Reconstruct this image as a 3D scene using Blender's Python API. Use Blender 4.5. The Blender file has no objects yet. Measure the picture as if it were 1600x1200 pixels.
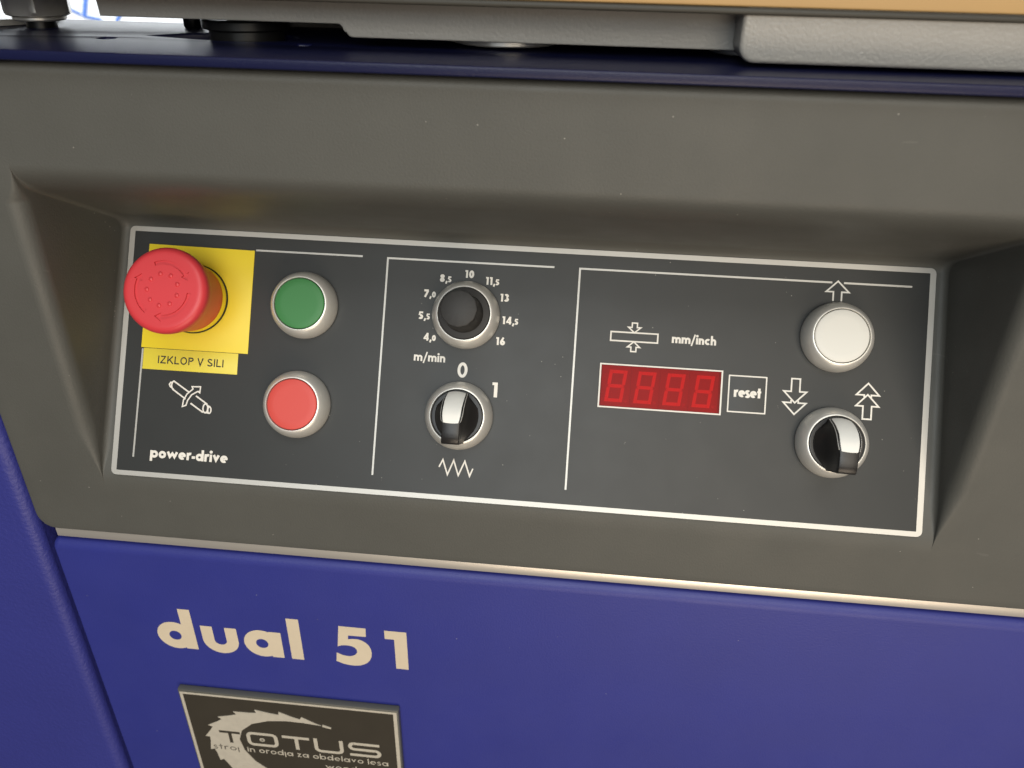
import bpy, bmesh, math, random
from mathutils import Matrix, Vector
random.seed(7)
S = bpy.context.scene
C = S.collection
MM = 0.001
R = math.radians

# ------------------------------------------------------------------ camera
cam = bpy.data.cameras.new('camera')
co = bpy.data.objects.new('camera', cam)
C.objects.link(co)
rows = ((0.9950063, 0.0977232, 0.0203131), (0.0662194, -0.4940387, -0.8669145), (-0.0746822, 0.8639305, -0.4980428))
m = Matrix((rows[0], tuple(-a for a in rows[1]), tuple(-a for a in rows[2]))).transposed().to_4x4()
m.translation = Vector((212.89, -276.685, 222.985)) * MM
co.matrix_world = m
cam.sensor_width = 36.0
cam.lens = 1212.56 / 1600 * 36
cam.clip_start = 0.005
cam.clip_end = 60
cam.dof.use_dof = True
cam.dof.focus_distance = 0.352
cam.dof.aperture_fstop = 13
S.camera = co

# ------------------------------------------------------------------ world + lamps (exhibition hall: no sky, no sun)
world = bpy.data.worlds.new('World')
S.world = world
world.use_nodes = True
bg = world.node_tree.nodes['Background']
bg.inputs[0].default_value = (0.62, 0.66, 0.70, 1)
bg.inputs[1].default_value = 0.10


def area(name, loc, target, size, size_y, power, col):
    l = bpy.data.lights.new(name, 'AREA')
    l.shape = 'RECTANGLE'
    l.size, l.size_y, l.energy, l.color = size, size_y, power, col
    o = bpy.data.objects.new(name, l)
    C.objects.link(o)
    o.location = loc
    d = Vector(target) - Vector(loc)
    o.rotation_euler = d.to_track_quat('-Z', 'Y').to_euler()
    return o


area('floor_bounce_light', (0.70, -1.7, -0.70), (0.2, 0, 0.05), 1.2, 0.6, 19, (1.0, 0.82, 0.62))  # stands in for warm light bounced up from the unseen floor
area('hall_lamp_right', (0.95, -1.8, 0.75), (0.2, 0, 0.05), 1.2, 0.9, 20, (1.0, 0.90, 0.75))
area('hall_lamp_cool', (0.0, -1.8, 0.95), (0.2, 0, 0.05), 1.0, 0.9, 18, (0.92, 0.98, 1.0))
area('ceiling_lamp', (0.35, -1.1, 2.1), (0.2, 0, 0.05), 1.4, 1.0, 22, (0.98, 0.98, 0.95))
area('backdrop_fill', (-1.0, 1.2, 1.2), (-1.2, 2.1, 0.1), 0.8, 0.8, 62, (0.95, 0.98, 1.0))  # added light, only brightens the banner wall

S.view_settings.view_transform = 'Standard'
S.view_settings.look = 'None'
S.view_settings.exposure = -0.22
S.view_settings.gamma = 1.0
S.view_settings.use_curve_mapping = False
S.cycles.use_denoising = True
S.cycles.max_bounces = 8

# ------------------------------------------------------------------ materials
MATS = {}


def mat(name, col, rough=0.5, metal=0.0, spec=0.5, bump=0.0, bscale=1500, bdist=0.0002, var=0.0, vscale=30,
        specks=0.0, speck_col=(0.6, 0.58, 0.52), coat=0.0, rvar=0.0, scratches=0.0, detail=4):
    if name in MATS:
        return MATS[name]
    mt = bpy.data.materials.new(name)
    mt.use_nodes = True
    nt = mt.node_tree
    N, L = nt.nodes, nt.links
    b = N['Principled BSDF']
    b.inputs['Base Color'].default_value = (*col, 1)
    b.inputs['Roughness'].default_value = rough
    b.inputs['Metallic'].default_value = metal
    b.inputs['Specular IOR Level'].default_value = spec
    b.inputs['Coat Weight'].default_value = coat
    tc = N.new('ShaderNodeTexCoord')
    src = tc.outputs['Object']
    colsock = None
    if var > 0:
        nz = N.new('ShaderNodeTexNoise')
        nz.inputs['Scale'].default_value = vscale
        nz.inputs['Detail'].default_value = 6
        L.new(src, nz.inputs['Vector'])
        mr = N.new('ShaderNodeMapRange')
        mr.inputs[1].default_value = 0.3
        mr.inputs[2].default_value = 0.7
        mr.inputs[3].default_value = 1 - var
        mr.inputs[4].default_value = 1 + var
        L.new(nz.outputs[0], mr.inputs[0])
        mx = N.new('ShaderNodeMix')
        mx.data_type = 'RGBA'
        mx.blend_type = 'MULTIPLY'
        mx.inputs[0].default_value = 1
        mx.inputs[6].default_value = (*col, 1)
        L.new(mr.outputs[0], mx.inputs[7])
        colsock = mx.outputs[2]
    if rvar > 0:
        nz = N.new('ShaderNodeTexNoise')
        nz.inputs['Scale'].default_value = vscale * 1.7
        nz.inputs['Detail'].default_value = 8
        L.new(src, nz.inputs['Vector'])
        mr = N.new('ShaderNodeMapRange')
        mr.inputs[1].default_value = 0.3
        mr.inputs[2].default_value = 0.7
        mr.inputs[3].default_value = max(0.02, rough - rvar)
        mr.inputs[4].default_value = rough + rvar
        L.new(nz.outputs[0], mr.inputs[0])
        L.new(mr.outputs[0], b.inputs['Roughness'])

    def overlay(fac):
        nonlocal colsock
        mx = N.new('ShaderNodeMix')
        mx.data_type = 'RGBA'
        mx.inputs[6].default_value = (*col, 1)
        mx.inputs[7].default_value = (*speck_col, 1)
        L.new(fac, mx.inputs[0])
        if colsock:
            L.new(colsock, mx.inputs[6])
        colsock = mx.outputs[2]

    def math_(op, a, v):
        n = N.new('ShaderNodeMath')
        n.operation = op
        L.new(a, n.inputs[0])
        if isinstance(v, float) or isinstance(v, int):
            n.inputs[1].default_value = v
        else:
            L.new(v, n.inputs[1])
        return n.outputs[0]
    if specks > 0:           # settled dust: tiny pale grains, clustered by a large noise
        vo = N.new('ShaderNodeTexVoronoi')
        vo.inputs['Scale'].default_value = 330
        L.new(src, vo.inputs['Vector'])
        a = math_('LESS_THAN', vo.outputs['Distance'], 0.07)
        sp = N.new('ShaderNodeSeparateColor')
        L.new(vo.outputs['Color'], sp.inputs[0])
        c1 = math_('GREATER_THAN', sp.outputs[0], 1 - specks)
        nz = N.new('ShaderNodeTexNoise')
        nz.inputs['Scale'].default_value = 14
        nz.inputs['Detail'].default_value = 3
        L.new(src, nz.inputs['Vector'])
        c2 = math_('MULTIPLY', math_('GREATER_THAN', nz.outputs[0], 0.47), sp.outputs[1])
        f = math_('MULTIPLY', math_('MULTIPLY', a, c1), c2)
        overlay(math_('MULTIPLY', f, 0.55))
    if scratches > 0:        # short hairline scuffs
        mp = N.new('ShaderNodeMapping')
        mp.inputs['Rotation'].default_value = (0.3, 0.5, 0.9)
        mp.inputs['Scale'].default_value = (18, 160, 160)
        L.new(src, mp.inputs['Vector'])
        vo = N.new('ShaderNodeTexNoise')
        vo.inputs['Scale'].default_value = 1.0
        vo.inputs['Detail'].default_value = 1
        vo.inputs['Distortion'].default_value = 1.2
        L.new(mp.outputs[0], vo.inputs['Vector'])
        a = math_('GREATER_THAN', vo.outputs[0], 0.78)
        overlay(math_('MULTIPLY', a, scratches))
    if colsock:
        L.new(colsock, b.inputs['Base Color'])
    if bump > 0:
        nz = N.new('ShaderNodeTexNoise')
        nz.inputs['Scale'].default_value = bscale
        nz.inputs['Detail'].default_value = detail
        L.new(src, nz.inputs['Vector'])
        bp = N.new('ShaderNodeBump')
        bp.inputs['Strength'].default_value = bump
        bp.inputs['Distance'].default_value = bdist
        L.new(nz.outputs[0], bp.inputs['Height'])
        L.new(bp.outputs[0], b.inputs['Normal'])
    MATS[name] = mt
    return mt


M_FASCIA = mat('dark_moulded_plastic', (0.079, 0.079, 0.071), 0.56, bump=0.42, bscale=1100, bdist=0.00025, var=0.05, vscale=25,
               specks=0.12, rvar=0.05, scratches=0.03)
M_PLATE = mat('matt_black_foil', (0.034, 0.036, 0.036), 0.50, bump=0.12, bscale=2200, bdist=0.0001, var=0.02, vscale=40,
              specks=0.30, rvar=0.02)
M_SILVER = mat('silver_print', (0.54, 0.525, 0.49), 0.45, metal=0.5, bump=0.05, bscale=2500, bdist=0.0001)
M_WHITE = mat('white_print', (0.78, 0.75, 0.69), 0.55, var=0.05, vscale=200)
M_CREAM = mat('cream_vinyl', (0.62, 0.53, 0.40), 0.55, var=0.03, vscale=60)
M_BLACKINK = mat('black_ink', (0.02, 0.02, 0.02), 0.6)
M_YELLOW = mat('yellow_foil', (0.80, 0.62, 0.03), 0.42, var=0.03, vscale=40)
M_YELLOW2 = mat('yellow_tape', (0.74, 0.62, 0.06), 0.38, var=0.03, vscale=60)
M_RED = mat('red_mushroom_plastic', (0.62, 0.045, 0.055), 0.42, bump=0.05, bscale=1500, bdist=0.0001)
M_REDCAP = mat('red_button_plastic', (0.64, 0.075, 0.06), 0.5, bump=0.04, bscale=2000, bdist=0.0001)
M_GREEN = mat('green_button_plastic', (0.045, 0.21, 0.06), 0.5, bump=0.04, bscale=2000, bdist=0.0001)
M_WHITECAP = mat('white_button_plastic', (0.74, 0.73, 0.68), 0.5, bump=0.04, bscale=2000, bdist=0.0001)
M_BEZEL = mat('satin_chrome_bezel', (0.78, 0.76, 0.71), 0.40, metal=0.6, bump=0.05, bscale=2500, bdist=0.0001)
M_BLACK = mat('black_gloss_plastic', (0.014, 0.013, 0.013), 0.34, spec=0.4, bump=0.03, bscale=1500, bdist=0.0001)
M_KNOB = mat('black_matt_knob', (0.022, 0.021, 0.020), 0.58, bump=0.10, bscale=2500, bdist=0.0001)
M_RUBBER = mat('black_rubber', (0.012, 0.012, 0.012), 0.6)
M_BLUE = mat('blue_powder_coat', (0.024, 0.031, 0.220), 0.49, bump=0.48, bscale=1000, bdist=0.0002, var=0.04, vscale=20,
             specks=0.05, rvar=0.04)
M_BLUE2 = mat('blue_wrinkle_coat', (0.030, 0.035, 0.22), 0.49, bump=0.8, bscale=520, bdist=0.0004, var=0.04, vscale=20, detail=2)
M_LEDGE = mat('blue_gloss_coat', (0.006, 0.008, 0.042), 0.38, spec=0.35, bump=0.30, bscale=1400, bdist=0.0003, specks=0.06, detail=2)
M_ALU = mat('bare_aluminium', (0.80, 0.75, 0.68), 0.42, metal=0.75, bump=0.05, bscale=900, bdist=0.0001)
M_GREY = mat('grey_hammered_paint', (0.30, 0.29, 0.27), 0.38, bump=0.6, bscale=800, bdist=0.0004, detail=2, var=0.03, vscale=60)
M_CHROME = mat('polished_steel', (0.74, 0.72, 0.68), 0.26, metal=0.6, bump=0.04, bscale=400, bdist=0.0002)
M_BLACKSTEEL = mat('black_oxide_steel', (0.03, 0.03, 0.03), 0.30, metal=0.7, bump=0.1, bscale=500, bdist=0.0002)
M_TABLE = mat('tan_table_top', (0.46, 0.29, 0.12), 0.5, var=0.04, vscale=30)
M_TEDGE = mat('dark_table_edge', (0.035, 0.033, 0.026), 0.55)
M_DARK = mat('dark_interior', (0.010, 0.010, 0.014), 0.8)
M_BADGE = mat('brown_black_badge', (0.038, 0.032, 0.023), 0.45, bump=0.1, bscale=2500, bdist=0.0001, var=0.06, vscale=60)
M_BEDGE = mat('badge_side', (0.10, 0.10, 0.088), 0.5, bump=0.1, bscale=900, bdist=0.0001)
M_BSILVER = mat('engraved_silver', (0.70, 0.65, 0.55), 0.42, metal=0.4, bump=0.15, bscale=700, bdist=0.0002, var=0.05, vscale=300)
M_SEGBG = mat('display_module', (0.52, 0.50, 0.48), 0.6, var=0.05, vscale=60)
M_SEG = mat('display_segment', (0.98, 0.94, 0.90), 0.5)
M_DOT = mat('display_point', (0.62, 0.60, 0.66), 0.5)
M_WALL = mat('white_banner', (0.86, 0.88, 0.90), 0.7)
M_WALLBLUE = mat('blue_banner_print', (0.10, 0.22, 0.62), 0.7)


def filter_mat():
    mt = bpy.data.materials.new('red_filter_pane')
    mt.use_nodes = True
    nt = mt.node_tree
    N, L = nt.nodes, nt.links
    N.remove(N['Principled BSDF'])
    out = N['Material Output']
    tr = N.new('ShaderNodeBsdfTransparent')
    tr.inputs[0].default_value = (0.82, 0.21, 0.20, 1)
    gl = N.new('ShaderNodeBsdfGlossy')
    gl.inputs[0].default_value = (1, 1, 1, 1)
    gl.inputs['Roughness'].default_value = 0.35
    fr = N.new('ShaderNodeFresnel')
    fr.inputs[0].default_value = 1.22
    mx = N.new('ShaderNodeMixShader')
    L.new(fr.outputs[0], mx.inputs[0])
    L.new(tr.outputs[0], mx.inputs[1])
    L.new(gl.outputs[0], mx.inputs[2])
    L.new(mx.outputs[0], out.inputs[0])
    return mt


M_FILTER = filter_mat()

# ------------------------------------------------------------------ helpers
ALPHA = 0.5468602
SA, CA = math.sin(ALPHA), math.cos(ALPHA)
ROT_PANEL = R(90) - ALPHA
ROT_FRONT = R(90)


def P(u, v, h=0.0):
    return Vector((u, v * SA - h * CA, v * CA + h * SA)) * MM


def F(x, z, y=0.0):
    return Vector((x, y, z)) * MM


def tag(o, label=None, cat=None, group=None, kind=None):
    if label: o['label'] = label
    if cat: o['category'] = cat
    if group: o['group'] = group
    if kind: o['kind'] = kind
    return o


def thing(name, loc, rotx, label, cat, group=None):
    o = bpy.data.objects.new(name, None)
    C.objects.link(o)
    o.location = loc
    o.rotation_euler = (rotx, 0, 0)
    o.empty_display_size = 0.01
    return tag(o, label, cat, group)


def link(name, me, material, parent=None, loc=(0, 0, 0), rotx=0.0, rotz=0.0):
    o = bpy.data.objects.new(name, me)
    C.objects.link(o)
    if material and not me.materials:
        me.materials.append(material)
    if parent:
        o.parent = parent
    o.location = loc
    o.rotation_euler = (rotx, 0, rotz)
    return o


def finish(me, angle=40):
    for p in me.polygons:
        p.use_smooth = True
    me.set_sharp_from_angle(angle=R(angle))
    return me


def mesh(verts, faces, angle=40, merge=0.0):
    bm = bmesh.new()
    vs = [bm.verts.new(Vector(v) * MM) for v in verts]
    for f in faces:
        try:
            bm.faces.new([vs[i] for i in f])
        except ValueError:
            pass
    if merge:
        bmesh.ops.remove_doubles(bm, verts=bm.verts, dist=merge * MM)
    bmesh.ops.recalc_face_normals(bm, faces=bm.faces)
    me = bpy.data.meshes.new('m')
    bm.to_mesh(me)
    bm.free()
    return finish(me, angle)


def sheet(verts, faces):
    """flat print: faces kept facing +Z"""
    me = bpy.data.meshes.new('print')
    fs = []
    for f in faces:
        a = sum(verts[f[i]][0] * verts[f[(i + 1) % len(f)]][1] - verts[f[(i + 1) % len(f)]][0] * verts[f[i]][1] for i in range(len(f)))
        fs.append(f if a > 0 else tuple(reversed(f)))
    me.from_pydata([tuple(c * MM for c in v) for v in verts], [], fs)
    me.update()
    return me


def lathe(profile, seg=96, angle=35, flute=None):
    """profile: (r, h) from axis/bottom to axis/top"""
    vs, fs = [], []
    n = len(profile)
    for k in range(seg):
        a = 2 * math.pi * k / seg
        for (r, h) in profile:
            rr = flute(r, h, a) if flute else r
            vs.append((rr * math.cos(a), rr * math.sin(a), h))
    for k in range(seg):
        k2 = (k + 1) % seg
        for i in range(n - 1):
            fs.append((k * n + i, k2 * n + i, k2 * n + i + 1, k * n + i + 1))
    bm = bmesh.new()
    bv = [bm.verts.new(Vector(v) * MM) for v in vs]
    for f in fs:
        bm.faces.new([bv[i] for i in f])
    bmesh.ops.remove_doubles(bm, verts=bm.verts, dist=1e-7)
    bmesh.ops.recalc_face_normals(bm, faces=bm.faces)
    me = bpy.data.meshes.new('lathe')
    bm.to_mesh(me)
    bm.free()
    return finish(me, angle)


def arc(cx, cy, r, a0, a1, n=16, ry=None):
    ry = r if ry is None else ry
    return [(cx + r * math.cos(R(a0 + (a1 - a0) * i / n)), cy + ry * math.sin(R(a0 + (a1 - a0) * i / n))) for i in range(n + 1)]


def rrect(x0, y0, x1, y1, r, n=6):
    r = max(r, 1e-4)
    return (arc(x1 - r, y1 - r, r, 0, 90, n) + arc(x0 + r, y1 - r, r, 90, 180, n)
            + arc(x0 + r, y0 + r, r, 180, 270, n) + arc(x1 - r, y0 + r, r, 270, 360, n))


def slab(loops, z0, z1, bevel=0.0, res=2, angle=35):
    """solid plate with outline loops[0] and holes loops[1:], from z0 to z1"""
    cu = bpy.data.curves.new('slab', 'CURVE')
    cu.dimensions = '2D'
    cu.fill_mode = 'BOTH'
    for lp in loops:
        sp = cu.splines.new('POLY')
        sp.points.add(len(lp) - 1)
        for q, (x, y) in zip(sp.points, lp):
            q.co = (x * MM, y * MM, 0, 1)
        sp.use_cyclic_u = True
    t = (z1 - z0) * MM
    cu.extrude = t / 2 - bevel * MM
    cu.bevel_depth = bevel * MM
    cu.bevel_resolution = res
    cu.offset = -bevel * MM
    o = bpy.data.objects.new('tmp', cu)
    C.objects.link(o)
    dg = bpy.context.evaluated_depsgraph_get()
    me = bpy.data.meshes.new_from_object(o.evaluated_get(dg))
    bpy.data.objects.remove(o)
    bpy.data.curves.remove(cu)
    me.transform(Matrix.Translation((0, 0, (z0 + z1) / 2 * MM)))
    me.materials.clear()
    bm = bmesh.new()
    bm.from_mesh(me)
    bmesh.ops.remove_doubles(bm, verts=bm.verts, dist=1e-7)
    bmesh.ops.recalc_face_normals(bm, faces=bm.faces)
    bm.to_mesh(me)
    bm.free()
    return finish(me, angle)


def box(x0, x1, y0, y1, z0, z1, bev=0.0, seg=3, angle=35):
    bm = bmesh.new()
    bmesh.ops.create_cube(bm, size=1.0)
    for v in bm.verts:
        v.co = Vector(((x0 + x1) / 2 + v.co.x * (x1 - x0), (y0 + y1) / 2 + v.co.y * (y1 - y0), (z0 + z1) / 2 + v.co.z * (z1 - z0))) * MM
    if bev:
        bmesh.ops.bevel(bm, geom=list(bm.edges), offset=bev * MM, segments=seg, affect='EDGES', profile=0.5)
    me = bpy.data.meshes.new('box')
    bm.to_mesh(me)
    bm.free()
    return finish(me, angle)


# ---- stroke lettering: every stroke a ribbon, each a hair above the one before
def ribbon(pts, w, closed=False, cap='flat'):
    n = len(pts)
    L, Rr = [], []
    for i in range(n):
        if closed:
            a, b, c = pts[i - 1], pts[i], pts[(i + 1) % n]
        else:
            a, b, c = pts[max(i - 1, 0)], pts[i], pts[min(i + 1, n - 1)]
        d1 = Vector((b[0] - a[0], b[1] - a[1]))
        d2 = Vector((c[0] - b[0], c[1] - b[1]))
        if d1.length < 1e-9: d1 = d2
        if d2.length < 1e-9: d2 = d1
        d1 = d1.normalized()
        d2 = d2.normalized()
        t = d1 + d2
        t = t.normalized() if t.length > 1e-6 else d1
        nrm = Vector((-t.y, t.x))
        k = 1.0 / max(0.35, nrm.dot(Vector((-d1.y, d1.x))))
        L.append((b[0] + nrm.x * w / 2 * k, b[1] + nrm.y * w / 2 * k))
        Rr.append((b[0] - nrm.x * w / 2 * k, b[1] - nrm.y * w / 2 * k))
    return L, Rr


class Ink:
    def __init__(self, z=0.06):
        self.v, self.f, self.z, self.k = [], [], z, 0

    def lay(self):
        self.k += 1
        return self.z + self.k * 0.0035

    def stroke(self, pts, w, closed=False):
        z = self.lay()
        L, Rr = ribbon(pts, w, closed)
        b = len(self.v)
        n = len(pts)
        for i in range(n):
            self.v.append((*L[i], z))
            self.v.append((*Rr[i], z))
        for i in range(n if closed else n - 1):
            j = (i + 1) % n
            self.f.append((b + 2 * i, b + 2 * j, b + 2 * j + 1, b + 2 * i + 1))

    def poly(self, pts):
        z = self.lay()
        b = len(self.v)
        self.v += [(*q, z) for q in pts]
        self.f.append(tuple(range(b, b + len(pts))))

    def out(self, name, material, parent, loc=(0, 0, 0)):
        return link(name, sheet(self.v, self.f), material, parent, loc)


def glyph(ch, w, kind='lower'):
    """strokes in units: x-height 1 (lower case) or cap height 1 (digits, capitals). returns (strokes, width)"""
    s = []
    r = 0.5 - w / 2
    hw = w / 2
    asc = 1.5

    def ring(cx):
        s.append((arc(cx, 0.5, r, 0, 360, 28)[:-1], True))
    if ch == 'o':
        ring(0.5); return s, 1.0
    if ch in 'pd' or ch == 'a' or ch == 'b':
        if ch in 'pb':
            ring(0.56); s.append(([(hw, -0.45 if ch == 'p' else 0), (hw, 1.0 if ch == 'p' else asc)], False))
        else:
            ring(0.5); s.append(([(1.06 - hw, 0), (1.06 - hw, asc if ch == 'd' else 1.0)], False))
        return s, 1.06
    if ch == 'e':
        s.append((arc(0.5, 0.5, r, -4, 308, 26), False)); s.append(([(hw, 0.5), (1 - hw * 0.4, 0.5)], False, w * 0.62)); return s, 1.0
    if ch == 'c':
        s.append((arc(0.5, 0.5, r, 50, 310, 24), False)); return s, 0.86
    if ch == 'r':
        s.append(([(hw, 0), (hw, 1.0)], False)); s.append((arc(0.5, 0.55, 0.5 - hw, 175, 72, 10), False)); return s, 0.62
    if ch in 'nh':
        s.append(([(hw, 0), (hw, 1.0 if ch == 'n' else asc)], False))
        s.append((arc(0.44, 0.58, 0.44 - hw, 180, 0, 14, 0.42 - hw) + [(0.88 - hw, 0)], False)); return s, 0.88
    if ch == 'm':
        s.append(([(hw, 0), (hw, 1.0)], False))
        for k in (0, 1):
            x0 = hw + k * 0.56
            s.append((arc(x0 + 0.28, 0.6, 0.28, 180, 0, 12, 0.4 - hw) + [(x0 + 0.56, 0)], False))
        return s, 1.12 + w
    if ch == 'u':
        s.append(([(hw, 1), (hw, 0.44)] + arc(0.44, 0.42, 0.44 - hw, 180, 360, 14, 0.42 - hw) + [(0.88 - hw, 1)], False)); return s, 0.88
    if ch in 'il':
        s.append(([(hw, 0), (hw, 1.0 if ch == 'i' else asc)], False))
        if ch == 'i':
            d = w * 0.62
            s.append((arc(hw, 1.0 + w * 0.95, d / 2, 0, 360, 12)[:-1], True, d * 0.98))
        return s, w
    if ch == 'j':
        s.append(([(hw, -0.4), (hw, 1.0)], False)); return s, w
    if ch == 't':
        s.append(([(0.3, 0), (0.3, 1.38)], False)); s.append(([(0, 1 - hw * 0.8), (0.6, 1 - hw * 0.8)], False, w * 0.8)); return s, 0.6
    if ch == 's':
        q = 0.27 - hw * 0.25
        s.append((arc(0.33, 0.74, 0.22, 30, 250, 12, 0.26 - hw * 0.55) + arc(0.31, 0.26, 0.24, 70, -160, 14, 0.26 - hw * 0.55), False, w * 0.9)); return s, 0.64
    if ch == 'z':
        s.append(([(0, 1 - hw), (0.62, 1 - hw)], False)); s.append(([(0.55, 1 - hw), (0.1, hw)], False)); s.append(([(0, hw), (0.68, hw)], False)); return s, 0.7
    if ch == 'v':
        s.append(([(0.14, 0.97), (0.46, 0.30), (0.78, 0.97)], False)); return s, 0.92
    if ch == 'w':
        s.append(([(0.14, 0.97), (0.44, 0.30), (0.74, 0.74), (1.04, 0.30), (1.34, 0.97)], False)); return s, 1.48
    if ch == '-':
        s.append(([(0.02, 0.42), (0.44, 0.42)], False)); return s, 0.46
    if ch == '/':
        s.append(([(0.08, -0.3), (0.62, 1.55)], False, w * 0.75)); return s, 0.7
    if ch == ' ':
        return s, 0.35
    # digits / capitals: cap height 1
    if ch == '0':
        s.append((arc(0.33, 0.5, 0.33 - hw, 0, 360, 28, 0.5 - hw)[:-1], True)); return s, 0.66
    if ch == '1':
        s.append(([(0.36 - hw, 0), (0.36 - hw, 1)], False)); s.append(([(0, 1 - hw * 0.8), (0.36 - hw, 1 - hw * 0.8)], False, w * 0.8)); return s, 0.36
    if ch == '3':
        s.append((arc(0.27, 0.75, 0.23 - hw * 0.4, 150, -90, 14, 0.25 - hw), False)); s.append((arc(0.27, 0.29, 0.29 - hw * 0.6, 90, -150, 16, 0.29 - hw), False)); return s, 0.58
    if ch == '4':
        s.append(([(0.5, 0), (0.5, 1)], False)); s.append(([(0.5, 0.97), (0.08, 0.27)], False, w * 0.8)); s.append(([(0, 0.27), (0.68, 0.27)], False, w * 0.8)); return s, 0.68
    if ch == '5':
        s.append(([(0.56, 1 - hw * 0.85), (0.16, 1 - hw * 0.85), (0.10, 0.52)], False, w * 0.85))
        s.append((arc(0.26, 0.32, 0.34 - hw, 122, -142, 18, 0.32 - hw), False)); return s, 0.60
    if ch == '6':
        s.append((arc(0.33, 0.32, 0.33 - hw, 0, 360, 22, 0.32 - hw)[:-1], True)); s.append(([(0.10, 0.42), (0.44, 1)], False, w * 0.9)); return s, 0.66
    if ch == '7':
        s.append(([(0, 1 - hw), (0.6, 1 - hw)], False)); s.append(([(0.52, 1 - hw), (0.14, 0)], False)); return s, 0.62
    if ch == '8':
        s.append((arc(0.31, 0.74, 0.26 - hw * 0.8, 0, 360, 20, 0.26 - hw)[:-1], True)); s.append((arc(0.31, 0.28, 0.31 - hw, 0, 360, 22, 0.28 - hw)[:-1], True)); return s, 0.62
    if ch == ',':
        s.append(([(0.16, 0.16), (0.04, -0.2)], False, w * 0.8)); return s, 0.22
    if ch == 'I':
        s.append(([(hw, 0), (hw, 1)], False)); return s, w
    if ch == 'Z':
        s.append(([(0.04, 1 - hw), (0.62, 1 - hw)], False)); s.append(([(0.58, 1 - hw), (0.06, hw)], False)); s.append(([(0, hw), (0.65, hw)], False)); return s, 0.65
    if ch == 'K':
        s.append(([(hw, 0), (hw, 1)], False)); s.append(([(hw, 0.34), (0.62, 1)], False)); s.append(([(0.26, 0.58), (0.68, 0)], False)); return s, 0.70
    if ch == 'L':
        s.append(([(hw, 0), (hw, 1)], False)); s.append(([(0, hw), (0.54, hw)], False)); return s, 0.54
    if ch == 'O':
        s.append((arc(0.39, 0.5, 0.39 - hw, 0, 360, 26, 0.51 - hw)[:-1], True)); return s, 0.78
    if ch == 'P':
        s.append(([(hw, 0), (hw, 1)], False)); s.append(([(hw, 1 - hw), (0.36, 1 - hw)] + arc(0.36, 0.73, 0.25 - hw, 90, -90, 10, 0.27 - hw) + [(hw, 0.46 + hw)], False)); return s, 0.61
    if ch == 'V':
        s.append(([(0.05, 1), (0.34, 0.04), (0.63, 1)], False)); return s, 0.68
    if ch == 'S':
        s.append((arc(0.32, 0.74, 0.26 - hw * 0.5, 20, 250, 12, 0.26 - hw) + arc(0.32, 0.26, 0.29 - hw * 0.5, 75, -165, 14, 0.26 - hw), False)); return s, 0.63
    raise ValueError(ch)


def text(ink, string, x0, base, size, w, width=None, gap=0.12, space=0.4):
    """lay a word; width = measured overall width it is fitted to"""
    items, x = [], 0.0
    for ch in string:
        if ch == ' ':
            x += space; continue
        st, adv = glyph(ch, w)
        items.append((st, x))
        x += adv + gap
    total = x - gap
    kx = (width / (total * size)) if width else 1.0
    for st, ox in items:
        for t in st:
            pts, closed = t[0], t[1]
            ww = (t[2] if len(t) > 2 else w) * size
            ink.stroke([(x0 + (ox + px) * size * kx, base + py * size) for px, py in pts], ww, closed)
    return total * size * kx


def inkword(name, parent, string, x0, base, size, w, width=None, material=None, gap=0.12, z=0.06, space=0.4):
    k = Ink(z)
    text(k, string, x0, base, size, w, width, gap, space)
    return k.out(name, material or M_WHITE, parent)


# ================================================================== CONSOLE
con = thing('control_console', F(160, -37), 0, 'dark grey moulded console with a sloping recessed control panel', 'control panel')
INV = con.matrix_basis.inverted()


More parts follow.
